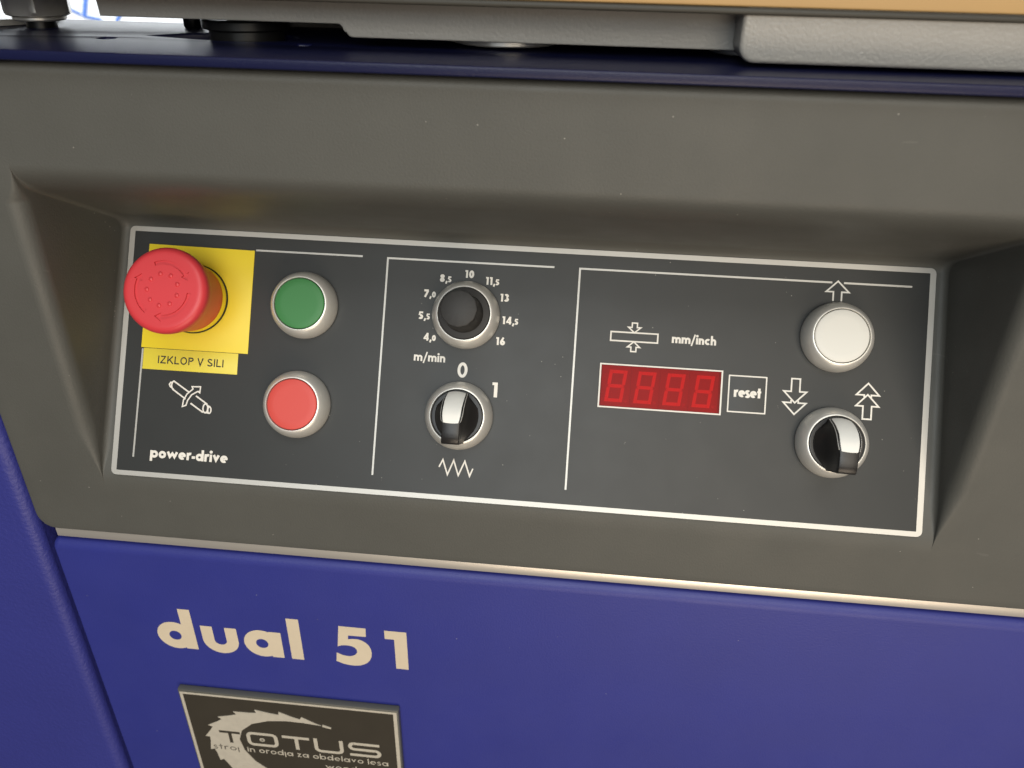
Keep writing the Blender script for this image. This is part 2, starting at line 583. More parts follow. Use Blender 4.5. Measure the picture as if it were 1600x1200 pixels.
def fascia_mesh():
    TOPZ, BOTZ, XL, XR = 178.0, -36.0, -46.3, 520.0
    xl, xr = -4.5, 375.5
    zp = 103.5
    yp = zp * math.tan(ALPHA) + 0.95

    def smin(a, b, k):
        h = max(k - abs(a - b), 0) / k
        return min(a, b) - h * h * k / 4

    def D(z):
        fl = z * math.tan(ALPHA) + 0.95
        tw = (138.0 - z) * yp / (138.0 - zp)
        d = smin(fl, tw, 12.0)
        return max(0.0, -smin(-d, 0.0, 3.0 if z < 60 else 13.0))
    zs = []
    z = BOTZ
    while z < TOPZ:
        zs.append(z)
        if -6 < z < 6: z += 0.6
        elif 94 < z < 112: z += 0.8
        elif 122 < z < 150: z += 0.6
        else: z += 3.0
    rows_ = []
    for a in (12, 4): rows_.append((BOTZ - 1.2, a, 0))
    for i in range(5): rows_.append((BOTZ - 1.2 * math.cos(R(90 * i / 4)), 1.2 * (1 - math.sin(R(90 * i / 4))), 0))
    rows_ += [(z, 0, D(z)) for z in zs[1:]]
    for i in range(9): rows_.append((TOPZ + 4 * math.sin(R(90 * i / 8)), 4 * (1 - math.cos(R(90 * i / 8))), 0))
    rows_.append((TOPZ + 4, 16, 0))

    def cols(d):
        out = []
        # left return edge
        for a in (14, 5): out.append((XL, a))
        for i in range(5):
            t = R(90 * i / 4)
            out.append((XL + 1.6 - 1.6 * math.cos(t), 1.6 - 1.6 * math.sin(t)))
        for x in (-40, -36, -32, -28, -24, -20, -16, -13, -11): out.append((x, 0))
        half = []
        r1 = min(6.5, d * 0.42)
        r2 = min(3.2, d * 0.42)
        dr = 0.015
        for i in range(11):
            t = R(90 * i / 10)
            half.append((-r1 + r1 * math.sin(t), r1 - r1 * math.cos(t)))
        for i in range(1, 8):
            k = i / 8
            half.append((dr * d * k, r1 + (d - r1 - r2) * k))
        for i in range(9):
            t = R(90 * i / 8)
            half.append((dr * d + r2 - r2 * math.cos(t), d - r2 + r2 * math.sin(t)))
        out += [(xl + a, b) for a, b in half]
        for x in range(10, 366, 12): out.append((x, d))
        out += [(xr - a, b) for a, b in reversed(half)]
        for x in (383, 388, 394, 402, 415, 430, 450, 480, 500): out.append((x, 0))
        for a in (0, 3): out.append((XR, a))
        return out
    vs, fs = [], []
    nc = None
    rad = 9.0
    for (z, y0, d) in rows_:
        cc = cols(d)
        nc = len(cc)
        for (x, y) in cc:
            zz = z
            a = (XL + rad - x) / rad
            b = (BOTZ - 1.2 + rad - zz) / rad
            if a > 0 and b > 0:
                mm_ = max(a, b) / math.hypot(a, b)
                x = XL + rad - a * mm_ * rad
                zz = BOTZ - 1.2 + rad - b * mm_ * rad
            vs.append((x - 160, max(y, y0) if d == 0 else y, zz + 37))
    nr = len(rows_)
    for i in range(nr - 1):
        for j in range(nc - 1):
            fs.append((i * nc + j, i * nc + j + 1, (i + 1) * nc + j + 1, (i + 1) * nc + j))
    me = bpy.data.meshes.new('fascia')
    me.from_pydata([tuple(c * MM for c in v) for v in vs], [], fs)
    me.update()
    return finish(me, 50)


link('fascia', fascia_mesh(), M_FASCIA, con)

# ---- faceplate (part of the console), local frame = panel frame
plate = link('faceplate', slab([rrect(0, 0, 370, 118.3, 2.6)], -0.8, 0.0, 0.15), M_PLATE, con,
             loc=P(0, 0) - F(160, -37), rotx=ROT_PANEL)


def ring_sheet(outer, inner, z):
    n = len(outer)
    vs = [(*q, z) for q in outer] + [(*q, z) for q in inner]
    return sheet(vs, [(i, (i + 1) % n, n + (i + 1) % n, n + i) for i in range(n)])


link('border_line', ring_sheet(rrect(0.15, 0.15, 369.85, 118.15, 2.5), rrect(2.7, 2.4, 367.3, 115.8, 0.25), 0.05), M_SILVER, plate)


def printed(name, pts, w, closed=False, material=None, z=0.06):
    k = Ink(z)
    k.stroke(pts, w, closed)
    return k.out(name, material or M_SILVER, plate)


LW = 0.84
printed('printed_line', [(10.4, 9.0), (10.9, 60.2)], LW)
printed('printed_line', [(62.2, 109.6), (113.1, 109.6)], LW)
printed('printed_line', [(125.1, 9.0), (125.1, 109.4), (202.2, 109.4)], LW)
printed('printed_line', [(213.9, 9.0), (213.9, 109.4), (325.6, 109.4)], LW)
printed('printed_line', [(330.6, 109.4), (359.9, 109.4)], LW)

inkword('lettering', plate, 'power-drive', 18.5, 9.3, 3.45, 0.345, 37.8, gap=0.06)
inkword('lettering', plate, 'm/min', 140.5, 62.8, 2.8, 0.30, 14.6, gap=0.12)
inkword('lettering', plate, 'mm/inch', 257.0, 78.2, 2.8, 0.335, 19.6, gap=0.09)
# dial scale: big integer, small decimal
for (s, cx, cy) in (('10', 163.7, 104.0), ('11,5', 175.2, 101.4), ('13', 180.6, 94.1), ('14,5', 184.0, 83.8), ('16', 180.0, 74.1),
                    ('8,5', 152.8, 101.5), ('7,0', 145.9, 94.1), ('5,5', 144.1, 83.8), ('4,0', 147.1, 74.1)):
    k = Ink()
    x = {2: cx - 2.1, 3: cx - 2.75, 4: cx - 3.9}[len(s)]
    for i, ch in enumerate(s):
        small = ',' in s and i == len(s) - 1
        sz = 2.75 if small else 3.55
        wd = text(k, ch, x, cy - 1.75, sz, 0.27 if ch not in '14' else 0.25)
        x += wd + (0.2 if ch == ',' else 0.5)
    k.out('scale_number', M_WHITE, plate)
for (s, x, y, sz) in (('0', 161.1, 56.4, 7.0), ('1', 177.6, 48.4, 6.8)):
    k = Ink()
    text(k, s, x, y, sz, 0.19 if s == '0' else 0.23)
    k.out('position_number', M_WHITE, plate)

PW = 0.68
# feed zigzag
printed('pictogram', [(155.7, 15.0), (157.3, 18.4), (159.8, 11.8), (162.3, 18.5), (164.8, 11.8), (167.4, 18.4), (170.0, 11.8), (171.3, 15.3)], 0.66, material=M_WHITE)
# spindle with turning arrow
k = Ink()
k.stroke([(27.6, 45.7), (34.9, 41.2)], PW); k.stroke([(38.6, 39.6), (44.4, 36.0)], PW)
k.stroke([(27.0, 42.0), (33.6, 37.8)], PW); k.stroke([(36.2, 36.0), (42.6, 32.1)], PW)
k.stroke(arc(27.4, 43.9, 1.0, 60, 280, 10, 1.9), PW)
k.stroke(arc(43.6, 34.1, 1.15, 0, 360, 18, 2.1)[:-1], PW, True)
k.stroke([(27.0, 45.0), (25.9, 45.2), (25.3, 44.2), (25.8, 43.1), (26.5, 42.8)], PW)
k.stroke([(44.5, 35.4), (45.9, 34.9)], PW); k.stroke([(44.0, 32.2), (45.6, 31.9)], PW)
k.stroke(arc(45.6, 33.4, 0.75, 0, 360, 14, 1.5)[:-1], PW * 0.9, True)
k.stroke([(33.4, 34.6), (32.4, 34.2), (32.7, 37.2), (34.2, 40.2), (36.9, 42.7), (36.4, 43.8), (40.5, 44.0), (40.3, 41.2), (39.4, 41.8), (36.5, 40.0), (34.7, 37.2), (34.1, 34.9), (33.4, 34.6)], PW * 0.9)
k.out('pictogram', M_WHITE, plate)
# workpiece thickness
k = Ink()
k.stroke([(229.7, 77.7), (250.7, 77.7), (250.7, 81.7), (229.7, 81.7)], PW, True)
k.stroke([(239.0, 86.1), (241.3, 86.1), (241.3, 84.1), (242.9, 84.1), (240.15, 81.7), (237.4, 84.1), (239.0, 84.1)], PW * 0.9, True)
k.stroke([(239.0, 73.2), (241.3, 73.2), (241.3, 75.2), (242.9, 75.2), (240.15, 77.6), (237.4, 75.2), (239.0, 75.2)], PW * 0.9, True)
k.out('pictogram', M_WHITE, plate)
# arrows round the height controls
printed('pictogram', [(329.9, 101.2), (329.9, 105.3), (333.0, 105.3), (328.1, 110.1), (323.2, 105.3), (326.3, 105.3), (326.3, 101.2)], PW, material=M_WHITE)
k = Ink()
k.stroke([(310.6, 65.7), (314.3, 65.7), (314.3, 60.0), (317.3, 60.0), (312.4, 55.0), (307.4, 60.0), (310.6, 60.0)], PW, True)
k.stroke([(313.9, 56.1), (313.9, 55.0), (317.3, 55.0), (312.4, 49.9), (307.4, 55.0), (310.8, 55.0), (310.8, 56.1)], PW)
k.out('pictogram', M_WHITE, plate)
k = Ink()
k.stroke([(341.8, 49.9), (345.5, 49.9), (345.5, 55.6), (348.5, 55.6), (343.6, 60.7), (338.7, 55.6), (341.8, 55.6)], PW, True)
k.stroke([(345.1, 59.5), (345.1, 60.5), (348.5, 60.5), (343.6, 65.7), (338.7, 60.5), (342.1, 60.5), (342.1, 59.5)], PW)
k.out('pictogram', M_WHITE, plate)

# ================================================================== PANEL THINGS
# ---- yellow backing plate and tape label
wp = thing('warning_plate', P(36.2, 85), ROT_PANEL, 'square yellow plate behind the red emergency stop button', 'warning plate')
link('plate', slab([[(-25.9, -24.2), (25.9, -24.2), (25.5, 24.3), (-25.9, 24.9)]], 0.09, 0.45, 0.06, 1), M_YELLOW, wp)
wl = thing('warning_label', P(34.5, 55.6), ROT_PANEL, 'small yellow tape label reading IZKLOP V SILI', 'label')
link('tape', slab([[(-23.0, -4.9), (23.1, -4.8), (23.0, 5.0), (-23.0, 4.95)]], 0.09, 0.22, 0.02, 1), M_YELLOW2, wl)
inkword('lettering', wl, 'IZKLOP V SILI', -15.7, -1.85, 3.6, 0.155, 32.0, M_BLACKINK, gap=0.13, z=0.24, space=0.30)

# ---- emergency stop
es = thing('emergency_stop_button', P(34.5, 85), ROT_PANEL, 'large red mushroom emergency stop button with turn arrows', 'stop button')
link('seal_ring', lathe([(14.5, 0.45), (16.2, 0.45), (16.3, 0.8), (16.1, 1.3), (14.5, 1.3)]), M_RUBBER, es)
link('collar', lathe([(12, 0.5), (15.7, 0.5), (15.75, 3.2), (15.4, 4.6), (14.8, 4.9), (12, 4.9)]), M_YELLOW, es)
prof = [(13.0, 4.2), (15.2, 4.2), (15.5, 4.6), (16.1, 9), (17.0, 15), (17.7, 19.5), (18.1, 21.6), (18.6, 23.2), (18.85, 24.2), (18.95, 25.4), (18.95, 26.2)]
prof += [(15.9 + 3.05 * math.cos(R(a)), 26.3 + 3.2 * math.sin(R(a))) for a in range(5, 91, 8)]
prof += [(15.5, 29.52), (15.0, 29.52)]
head = link('head', lathe(prof, 128, 40), M_RED, es)


def arc_arrow(a0, a1, r=11.9, w=1.75, head=15, hw=3.5):
    """clockwise arrow outline from angle a0 down to a1, tip at a1"""
    n = 16
    am = a1 + head
    o = arc(0, 0, r + w / 2, a0, am, n) + [((r + hw / 2 + 0.3) * math.cos(R(am)), (r + hw / 2 + 0.3) * math.sin(R(am))),
                                            (r * math.cos(R(a1)), r * math.sin(R(a1))),
                                            ((r - hw / 2 - 0.3) * math.cos(R(am)), (r - hw / 2 - 0.3) * math.sin(R(am)))] + arc(0, 0, r - w / 2, am, a0, n)
    return o


arrows = [arc_arrow(112, 22), arc_arrow(-4, -104), arc_arrow(-122 + 360 - 3, 146)]
link('cover_disc', slab([arc(0, 0, 15.0, 0, 360, 128)[:-1]] + arrows, 28.8, 29.52, 0.0), M_RED, es)
link('groove_floor', lathe([(0, 28.75), (15.0, 28.75), (15.0, 28.5), (0, 28.5)], 64), M_RED, es)
dot = lathe([(1.05, 0), (0.9, 0.32), (0.55, 0.55), (0, 0.62)], 14, 60)
for i in range(9):
    a = R(90 + 12 + i * 40)
    link('raised_dot', dot, M_RED, es, loc=(7.0 * MM * math.cos(a), 7.0 * MM * math.sin(a), 29.5 * MM))

# ---- push buttons, dial, selector switches share the satin bezel
BEZ = lathe([(11.0, 0.06), (15.1, 0.06), (15.45, 0.5), (15.5, 1.6), (15.35, 3.2), (14.9, 5.0), (14.2, 6.7), (13.4, 8.0), (12.7, 8.75), (12.25, 9.0),
             (12.0, 9.0), (11.85, 8.85), (11.8, 8.4), (11.8, 5.0)], 128, 40)


def bezel(t):
    link('bezel', BEZ, M_BEZEL, t)
    link('seal_ring', lathe([(11.5, 0.05), (11.79, 5.2), (11.79, 8.2), (11.5, 8.2)]) if 'SEAL' not in globals() else SEAL, M_RUBBER, t)


SEAL = lathe([(10.5, 7.6), (11.79, 7.6), (11.79, 7.9), (10.5, 7.9)])
CAP = lathe([(11.2, 5), (11.5, 7.5), (11.5, 8.5), (11.35, 8.85), (11.0, 9.0), (8, 9.05), (0, 9.08)], 128, 50)


def push_button(u, v, material, label):
    t = thing('push_button', P(u, v), ROT_PANEL, label, 'push button', 'round push buttons on the panel')
    bezel(t)
    link('cap', CAP.copy(), material, t)
    return t


push_button(87.9, 85, M_GREEN, 'green round push button with satin metal bezel')
push_button(87.9, 39, M_REDCAP, 'flat red round push button below the green one')
push_button(328.3, 85, M_WHITECAP, 'white round push button at the right under an up arrow')

dl = thing('rotary_dial', P(163.4, 85), ROT_PANEL, 'black speed dial knob surrounded by numbers 4,0 to 16', 'dial')
bezel(dl)
link('disc', lathe([(11.3, 5), (11.6, 8.2), (11.45, 8.7), (11.1, 8.85), (0, 8.85)], 128, 40), M_KNOB, dl)
NF = 12


def flute(r, h, a):
    if h < 9.6 or r < 4: return r
    c = math.cos(NF * a)
    return r * (1 + 0.011 * (abs(c) ** 0.5) * (1 if c > 0 else -1))


link('knob', lathe([(8.8, 8.8), (8.8, 9.5), (8.6, 10.2), (8.4, 14), (8.2, 20), (8.0, 24.6), (7.8, 25.3), (7.4, 25.55), (0, 25.55)], 144, 40, flute), M_KNOB, dl)


def handle_meshes():
    st = []   # v, top height, half top width, half base width
    for v, h, tw in ((10.9, 10.8, 4.3), (10.6, 12.4, 4.65), (9.8, 14.6, 4.75), (8.4, 17.4, 4.8), (6.4, 20.2, 4.85), (4.0, 22.6, 4.85), (1.6, 24.1, 4.8),
                     (0.2, 24.6, 4.66), (-1.2, 24.9, 4.42), (-2.2, 25.05, 4.15), (-3.0, 25.1, 3.92), (-4.5, 25.1, 3.84), (-6.5, 25.1, 3.82), (-9.0, 24.8, 3.82), (-11.2, 24.2, 3.8), (-11.9, 23.5, 3.7), (-12.1, 22.4, 3.55)):
        bw = max(tw + 0.25, 0.86 * math.sqrt(max(0, 11.4 ** 2 - v * v)))
        st.append((v, h, tw, bw))

    def section(v, h, tw, bw):
        hb = 8.9
        if v < -11: hb = 9.6
        H = h - hb
        pts = []
        for i in range(7):
            k = i / 6
            x = bw + (tw - bw) * (1 - (1 - k) ** 2.8)
            pts.append((x, hb + max(0.02, H - 0.5) * k))
        e = min(0.5, H * 0.5)
        pts += [(tw - 0.15, h - e * 0.3), (tw - 0.55, h)]
        full = [(-x, y) for x, y in pts] + [(x, y) for x, y in reversed(pts)]
        return [(x, v - 0.04 * x * x * min(1, max(0, (v - 4) / 6)), y) for x, y in full]
    vs, fs = [], []
    for s_ in st:
        sec = section(*s_)
        n = len(sec)
        vs += sec
    for i in range(len(st) - 1):
        for j in range(n - 1):
            fs.append((i * n + j, i * n + j + 1, (i + 1) * n + j + 1, (i + 1) * n + j))
    fs.append(tuple(range(n)))
    fs.append(tuple((len(st) - 1) * n + j for j in range(n)))
    body = mesh(vs, fs, 32)
    # inlay: a shell following the top of the pointer half, rounded at its lower corners
    iv, jf = [], []
    tops = [s_ for s_ in st if s_[0] >= -3.1]
    m_ = 9
    for (v, h, tw, bw) in tops:
        k = 1.0
        for j in range(m_):
            q = -1 + 2 * j / (m_ - 1)
            x = q * (tw + 0.04)
            drop = 0.55 * max(0, abs(q) - 0.75) / 0.25
            iv.append((x, v + (0.35 * (q * q) if v < -2.9 else 0) - 0.04 * x * x * min(1, max(0, (v - 4) / 6)), h + 0.14 - drop))
    for i in range(len(tops) - 1):
        for j in range(m_ - 1):
            jf.append((i * m_ + j, i * m_ + j + 1, (i + 1) * m_ + j + 1, (i + 1) * m_ + j))
    top_n = len(iv)
    base = [(x, y, z - 0.5) for x, y, z in iv]
    iv += base
    nrow = len(tops)
    edge = [j for j in range(m_)] + [i * m_ + m_ - 1 for i in range(1, nrow)] + [(nrow - 1) * m_ + j for j in range(m_ - 2, -1, -1)] + [i * m_ for i in range(nrow - 2, 0, -1)]
    for a, b in zip(edge, edge[1:] + edge[:1]):
        jf.append((a, b, b + top_n, a + top_n))
    inlay = mesh(iv, jf, 50)
    return body, inlay


HB, HI = handle_meshes()
SDISC = lathe([(11.3, 5), (11.6, 8.0), (11.4, 8.55), (11.0, 8.65), (8, 8.2), (0, 8.0)], 128, 40)


def selector(u, v, rot, label):
    t = thing('selector_switch', P(u, v), ROT_PANEL, label, 'selector switch', 'black selector switches')
    bezel(t)
    link('disc', SDISC, M_BLACK, t)
    h = link('handle', HB, M_BLACK, t, rotz=R(rot))
    link('inlay', HI, mat('white_inlay_plastic', (0.88, 0.87, 0.82), 0.6, bump=0.03, bscale=2000, bdist=0.0001), h)
    return t


selector(163.4, 39, 0, 'black selector switch with white pointer set to 0 below the speed dial')
selector(328.6, 38.6, -1.5, 'black selector switch with white pointer below the white push button')

# ---- LED display
dd = thing('digital_display', P(253.1, 57.25), ROT_PANEL, 'red four digit display window left of the reset key', 'display')
link('frame', ring_sheet([(-27.4, -10.0), (27.35, -10.0), (27.35, 10.0), (-27.4, 10.0)], [(-26.7, -9.35), (26.65, -9.35), (26.65, 9.35), (-26.7, 9.35)], 0.62), M_WHITE, dd)
link('window_pane', slab([[(-26.72, -9.37), (26.67, -9.37), (26.67, 9.37), (-26.72, 9.37)]], 0.50, 0.60), M_FILTER, dd)
link('backing', slab([[(-27.0, -9.6), (27.0, -9.6), (27.0, 9.6), (-27.0, 9.6)]], 0.04, 0.08), mat('display_backing', (0.36, 0.34, 0.33), 0.6), dd)


def seg_poly(kind):
    # digit box 7.6 wide x 14.4 high, sheared by slant
    w, h, t, g = 8.0, 14.4, 1.5, 0.14
    hh = h / 2

    def horiz(y, bev):
        return [(g + t * 0.55, y - t / 2), (w - g - t * 0.55, y - t / 2), (w - g - t * 0.1, y), (w - g - t * 0.55, y + t / 2), (g + t * 0.55, y + t / 2), (g + t * 0.1, y)] if bev else \
            [(g + t * 0.95, y - t / 2), (w - g - t * 0.95, y - t / 2), (w - g - t * 0.95, y + t / 2), (g + t * 0.95, y + t / 2)]

    def vert(x, y0, y1):
        return [(x - t / 2, y0), (x + t / 2, y0), (x + t / 2, y1), (x - t / 2, y1)]
    return {'a': horiz(h - t / 2, False), 'd': horiz(t / 2, False), 'g': horiz(hh, True),
            'f': vert(t / 2, hh + 0.55, h), 'b': vert(w - t / 2, hh + 0.55, h), 'e': vert(t / 2, 0, hh - 0.55), 'c': vert(w - t / 2, 0, hh - 0.55)}[kind]


SHEAR = math.tan(R(7.2))
SEGM = {}
for kd in 'abcdefg':
    q = [(x + y * SHEAR - 4.9, y - 7.2, 0.02) for x, y in seg_poly(kd)]
    SEGM[kd] = sheet(q, [tuple(range(len(q)))])
DOTM = sheet([(x + 4.55, y - 6.5, 0.02) for x, y in arc(0, 0, 0.75, 0, 360, 14)[:-1]], [tuple(range(14))])
DIG = slab([[(-6.45, -9.2), (6.45, -9.2), (6.45, 9.2), (-6.45, 9.2)]], -0.1, 0.0, 0.03, 1)
for i in range(4):
    d = link('digit', DIG, M_SEGBG, dd, loc=((-19.7 + i * 12.95) * MM, 0.0, 0.30 * MM))
    for kd in 'abcdefg':
        link('segment', SEGM[kd], M_SEG, d)
    link('decimal_point', DOTM, M_DOT, d)

# ---- reset key
rk = thing('reset_key', P(291.5, 57.3), ROT_PANEL, 'square outlined membrane key printed reset beside the display', 'key')
link('key_pad', slab([rrect(-8.5, -8.4, 8.5, 8.4, 0.4)], 0.05, 0.22, 0.06, 2), M_PLATE, rk)
link('outline', ring_sheet(rrect(-8.45, -8.35, 8.45, 8.35, 0.3), rrect(-7.85, -7.75, 7.85, 7.75, 0.15), 0.27), M_WHITE, rk)
inkword('lettering', rk, 'reset', -5.8, -1.4, 3.15, 0.36, 11.9, gap=0.04, z=0.27)

# ================================================================== CABINET FRONT
ts = thing('trim_strip', F(160, -42), 0, 'thin bare metal strip under the grey console', 'trim strip')
link('strip', box(-199.0, 360, 1.0, 9, -0.6, 4.6, 0.3, 2), M_ALU, ts)

cab = thing('machine_cabinet', F(200, -250), 0, 'blue painted machine cabinet lettered dual 51 below the grey console', 'cabinet')


def door_mesh():
    x0, x1, z0, z1, r = -43.4 - 200, 560 - 200, -200, -45.3 + 250, 6.5
    out = rrect(x0, z0, x1, z1, 4.0, 6)
    prof = [(0.0, 22.0), (0.0, 5.0)] + [(r - r * math.cos(R(a)), r - r * math.sin(R(a))) for a in range(15, 91, 15)]
    vs, fs = [], []
    n = len(out)
    cx, cz = (x0 + x1) / 2, (z0 + z1) / 2
    for ins, y in [(0, 22.0)] + [((5.5 - 5.5 * math.cos(R(a))), 4.0 * (1 - math.sin(R(a)))) for a in range(0, 91, 9)]:
        o2 = rrect(x0 + ins * 0.35, z0 + ins, x1 - ins, z1 - ins, max(0.6, 4.0 - ins * 0.5), 6)
        vs += [(a, y, b) for a, b in o2]
    rings = len(vs) // n
    for i in range(rings - 1):
        for j in range(n):
            fs.append((i * n + j, i * n + (j + 1) % n, (i + 1) * n + (j + 1) % n, (i + 1) * n + j))
    fs.append(tuple((rings - 1) * n + j for j in range(n)))
    return mesh(vs, fs, 50)


door = link('door', door_mesh(), M_BLUE, cab)


# lettering 'dual 51' as separate letters, in door-local front frame
def letter(fn):
    k = Ink(0.10)
    fn(k)
    o = link('letter', sheet(k.v, k.f), M_CREAM, door, loc=(-0.2, 0, 0.25), rotx=ROT_FRONT)
    return o


W6 = 6.55


def L_d(k):
    k.stroke(arc(10.3, -106.2, 6.65, 0, 360, 40)[:-1], W6, True); k.stroke([(18.3, -115.7), (18.3, -86)], W6)


def L_u(k):
    k.stroke([(28.7, -97.0), (28.7, -106.8)] + arc(35.35, -106.9, 6.65, 180, 360, 24, 6.5)[1:] + [(42.0, -97.0)], W6)


def L_a(k):
    k.stroke(arc(58.4, -106.3, 6.65, 0, 360, 40)[:-1], W6, True); k.stroke([(66.2, -116.0), (66.2, -97.0)], W6)


def L_l(k):
    k.stroke([(77.0, -116.0), (77.0, -85.8)], 6.7)


def L_1(k):
    k.stroke([(134.0, -116.0), (134.0, -88.1)], 6.7); k.poly([(125.7, -88.1), (134.0, -88.1), (134.0, -94.1), (125.7, -94.1)])


for fn in (L_d, L_u, L_a, L_l, L_1):
    letter(fn)
FIVE = [(101.6, -87.8), (116.0, -87.9), (115.7, -94.0), (106.2, -94.1), (105.9, -97.0), (108.6, -96.4), (111.2, -96.4), (113.4, -97.1), (115.3, -98.5), (116.8, -100.4), (117.7, -102.9),
        (118.0, -105.8), (117.7, -108.8), (116.7, -111.5), (115.2, -113.6), (113.2, -115.2), (110.9, -116.3), (108.3, -116.7), (105.2, -116.7), (102.1, -116.1), (98.2, -114.4), (98.9, -107.8), (101.8, -109.3),
        (104.0, -109.8), (105.9, -109.8), (107.6, -109.2), (109.1, -108.1), (109.9, -106.9), (110.2, -105.5), (110.0, -104.2), (109.2, -103.0), (107.9, -102.1), (106.2, -101.7), (104.0, -101.6), (102.0, -102.0), (99.9, -103.0)]
link('letter', slab([FIVE], 0.04, 0.12), M_CREAM, door, loc=(-0.2, 0, 0.25), rotx=ROT_FRONT)



def side_mesh():
    x1 = -48.3 + 150
    prof = [(x1, 30.0), (x1, 4.5)] + [(x1 - 7.0 + 7.0 * math.cos(R(a)), 4.6 - 5.6 * math.sin(R(a))) for a in range(0, 91, 9)] + [(60, -1.02), (-100, -1.1), (-250, -1.1)]
    vs, fs = [], []
    zs = [-200, 0, 100, 200, 300, 420]
    n = len(prof)
    for z in zs:
        vs += [(x, y, z) for x, y in prof]
    for i in range(len(zs) - 1):
        for j in range(n - 1):
            fs.append((i * n + j, i * n + j + 1, (i + 1) * n + j + 1, (i + 1) * n + j))
    return mesh(vs, fs, 50)


link('side_panel', side_mesh(), M_BLUE2, cab, loc=(-0.35, 0, 0))

link('gap_shade_box', box(-450, 350, 25, 120, -200, 270, 0.5, 1), M_DARK, cab)  # black box added behind the seams, its colour stands in for shade

# ---- badge
bd = thing('name_badge', F(68, -187, -0.12), ROT_FRONT, 'dark rectangular badge with a silver saw blade and TOTUS lettering', 'badge')
BX, BZ = 68.0, -187.0


def bl(pts):
    return [(x - BX, z - BZ) for x, z in pts]


link('plate', slab([bl([(5.2, -230), (131.0, -230), (131.0, -145.4), (5.2, -145.4)])], 0, 4.1, 0.9, 1), M_BEDGE, bd)
fx0, fx1, fz0, fz1 = 6.2, 130.0, -229.0, -146.7
link('front_face', slab([bl([(fx0 + 1.6, fz0 + 1.6), (fx1 - 1.9, fz0 + 1.6), (fx1 - 1.9, fz1 - 1.5), (fx0 + 1.6, fz1 - 1.5)])], 4.0, 4.16), M_BADGE, bd)
o_ = bl([(fx0, fz0), (fx1, fz0), (fx1, fz1), (fx0, fz1)])
i_ = bl([(fx0 + 1.7, fz0 + 1.7), (fx1 - 2.0, fz0 + 1.7), (fx1 - 2.0, fz1 - 1.6), (fx0 + 1.7, fz1 - 1.6)])
link('rim', ring_sheet(o_, i_, 4.20), M_BSILVER, bd)


def saw():
    # outer arc measured along the blade, teeth hooked clockwise; inner arc closes the crescent
    outer = [(86, -164.2), (74, -160.6), (62, -158.4), (49, -158.6), (37, -161.6), (27.5, -167), (20.8, -174.5), (17.6, -184), (18.6, -195), (22.5, -204), (29, -212), (39, -219.5), (51, -224)]
    inner = [(60, -216.5), (50, -211), (42, -203), (37, -193.5), (35.4, -184), (38, -175.5), (45, -168.6), (55, -164.6), (66, -163.0), (76, -163.2)]
    pts = []
    c = Vector((52, -192))
    for i in range(len(outer) - 1):
        a, b = Vector(outer[i]), Vector(outer[i + 1])
        mid = a.lerp(b, 0.78)
        nrm = (mid - c).normalized()
        pts += [tuple(a), tuple(a.lerp(b, 0.35) + nrm * 0.6), tuple(b + (b - c).normalized() * 2.6 + (b - a).normalized() * 0.5)]
    pts.append(outer[-1])
    return pts + inner


link('saw_blade', slab([bl(saw())], 4.17, 4.45, 0.0), M_BSILVER, bd)
link('saw_tooth', slab([bl([(86.8, -163.2), (91.6, -165.0), (91.4, -166.2), (86.6, -164.9)])], 4.17, 4.45, 0.0), M_BSILVER, bd)
SW = 2.2


def bword(strokes, w, material, z=4.2):
    k = Ink(z)
    for pts, closed in strokes:
        k.stroke(bl(pts), w, closed)
    return k.out('lettering', material, bd)


bword([([(24.0, -178.2), (36.4, -178.2)], False), ([(30.2, -178.2), (30.2, -187.6)], False)], 2.0, M_BADGE, 4.47)
bword([(rrect(41.0, -187.4, 57.4, -177.4, 2.6, 5), True), (arc(49.0, -182.6, 0.5, 0, 360, 10)[:-1], True)], SW, M_BSILVER)
bword([([(61.3, -177.6), (77.4, -177.6)], False), ([(69.6, -177.6), (69.6, -188.2)], False)], SW, M_BSILVER)
bword([([(81.0, -176.2), (81.0, -184.8)] + arc(84, -184.9, 3, 180, 270, 6, 2.4) + [(93, -187.3)] + arc(93, -184.9, 3, 270, 360, 6, 2.4) + [(96.0, -176.2)], False)], SW, M_BSILVER)
bword([([(118.4, -177.4), (103.5, -177.4)] + arc(103.5, -179.9, 2.4, 90, 270, 8, 2.5) + [(115.6, -182.4)] + arc(115.6, -184.9, 2.4, 90, -90, 8, 2.5) + [(100.6, -187.4)], False)], SW, M_BSILVER)
k = Ink(4.47)
text(k, 'stroj', 18.2 - BX, -194.6 - BZ, 3.3, 0.17, 15.5, gap=0.2)
k.out('lettering', M_BADGE, bd)
k = Ink(4.2)
text(k, 'i in orodja za obdelavo lesa', 35.4 - BX, -194.8 - BZ, 3.3, 0.2, 87.3, gap=0.2, space=0.55)
k.out('lettering', M_BSILVER, bd)
k = Ink(4.2)
text(k, 'wood', 84.5 - BX, -203.6 - BZ, 3.4, 0.2, 19.0, gap=0.15)
k.out('lettering', M_BSILVER, bd)

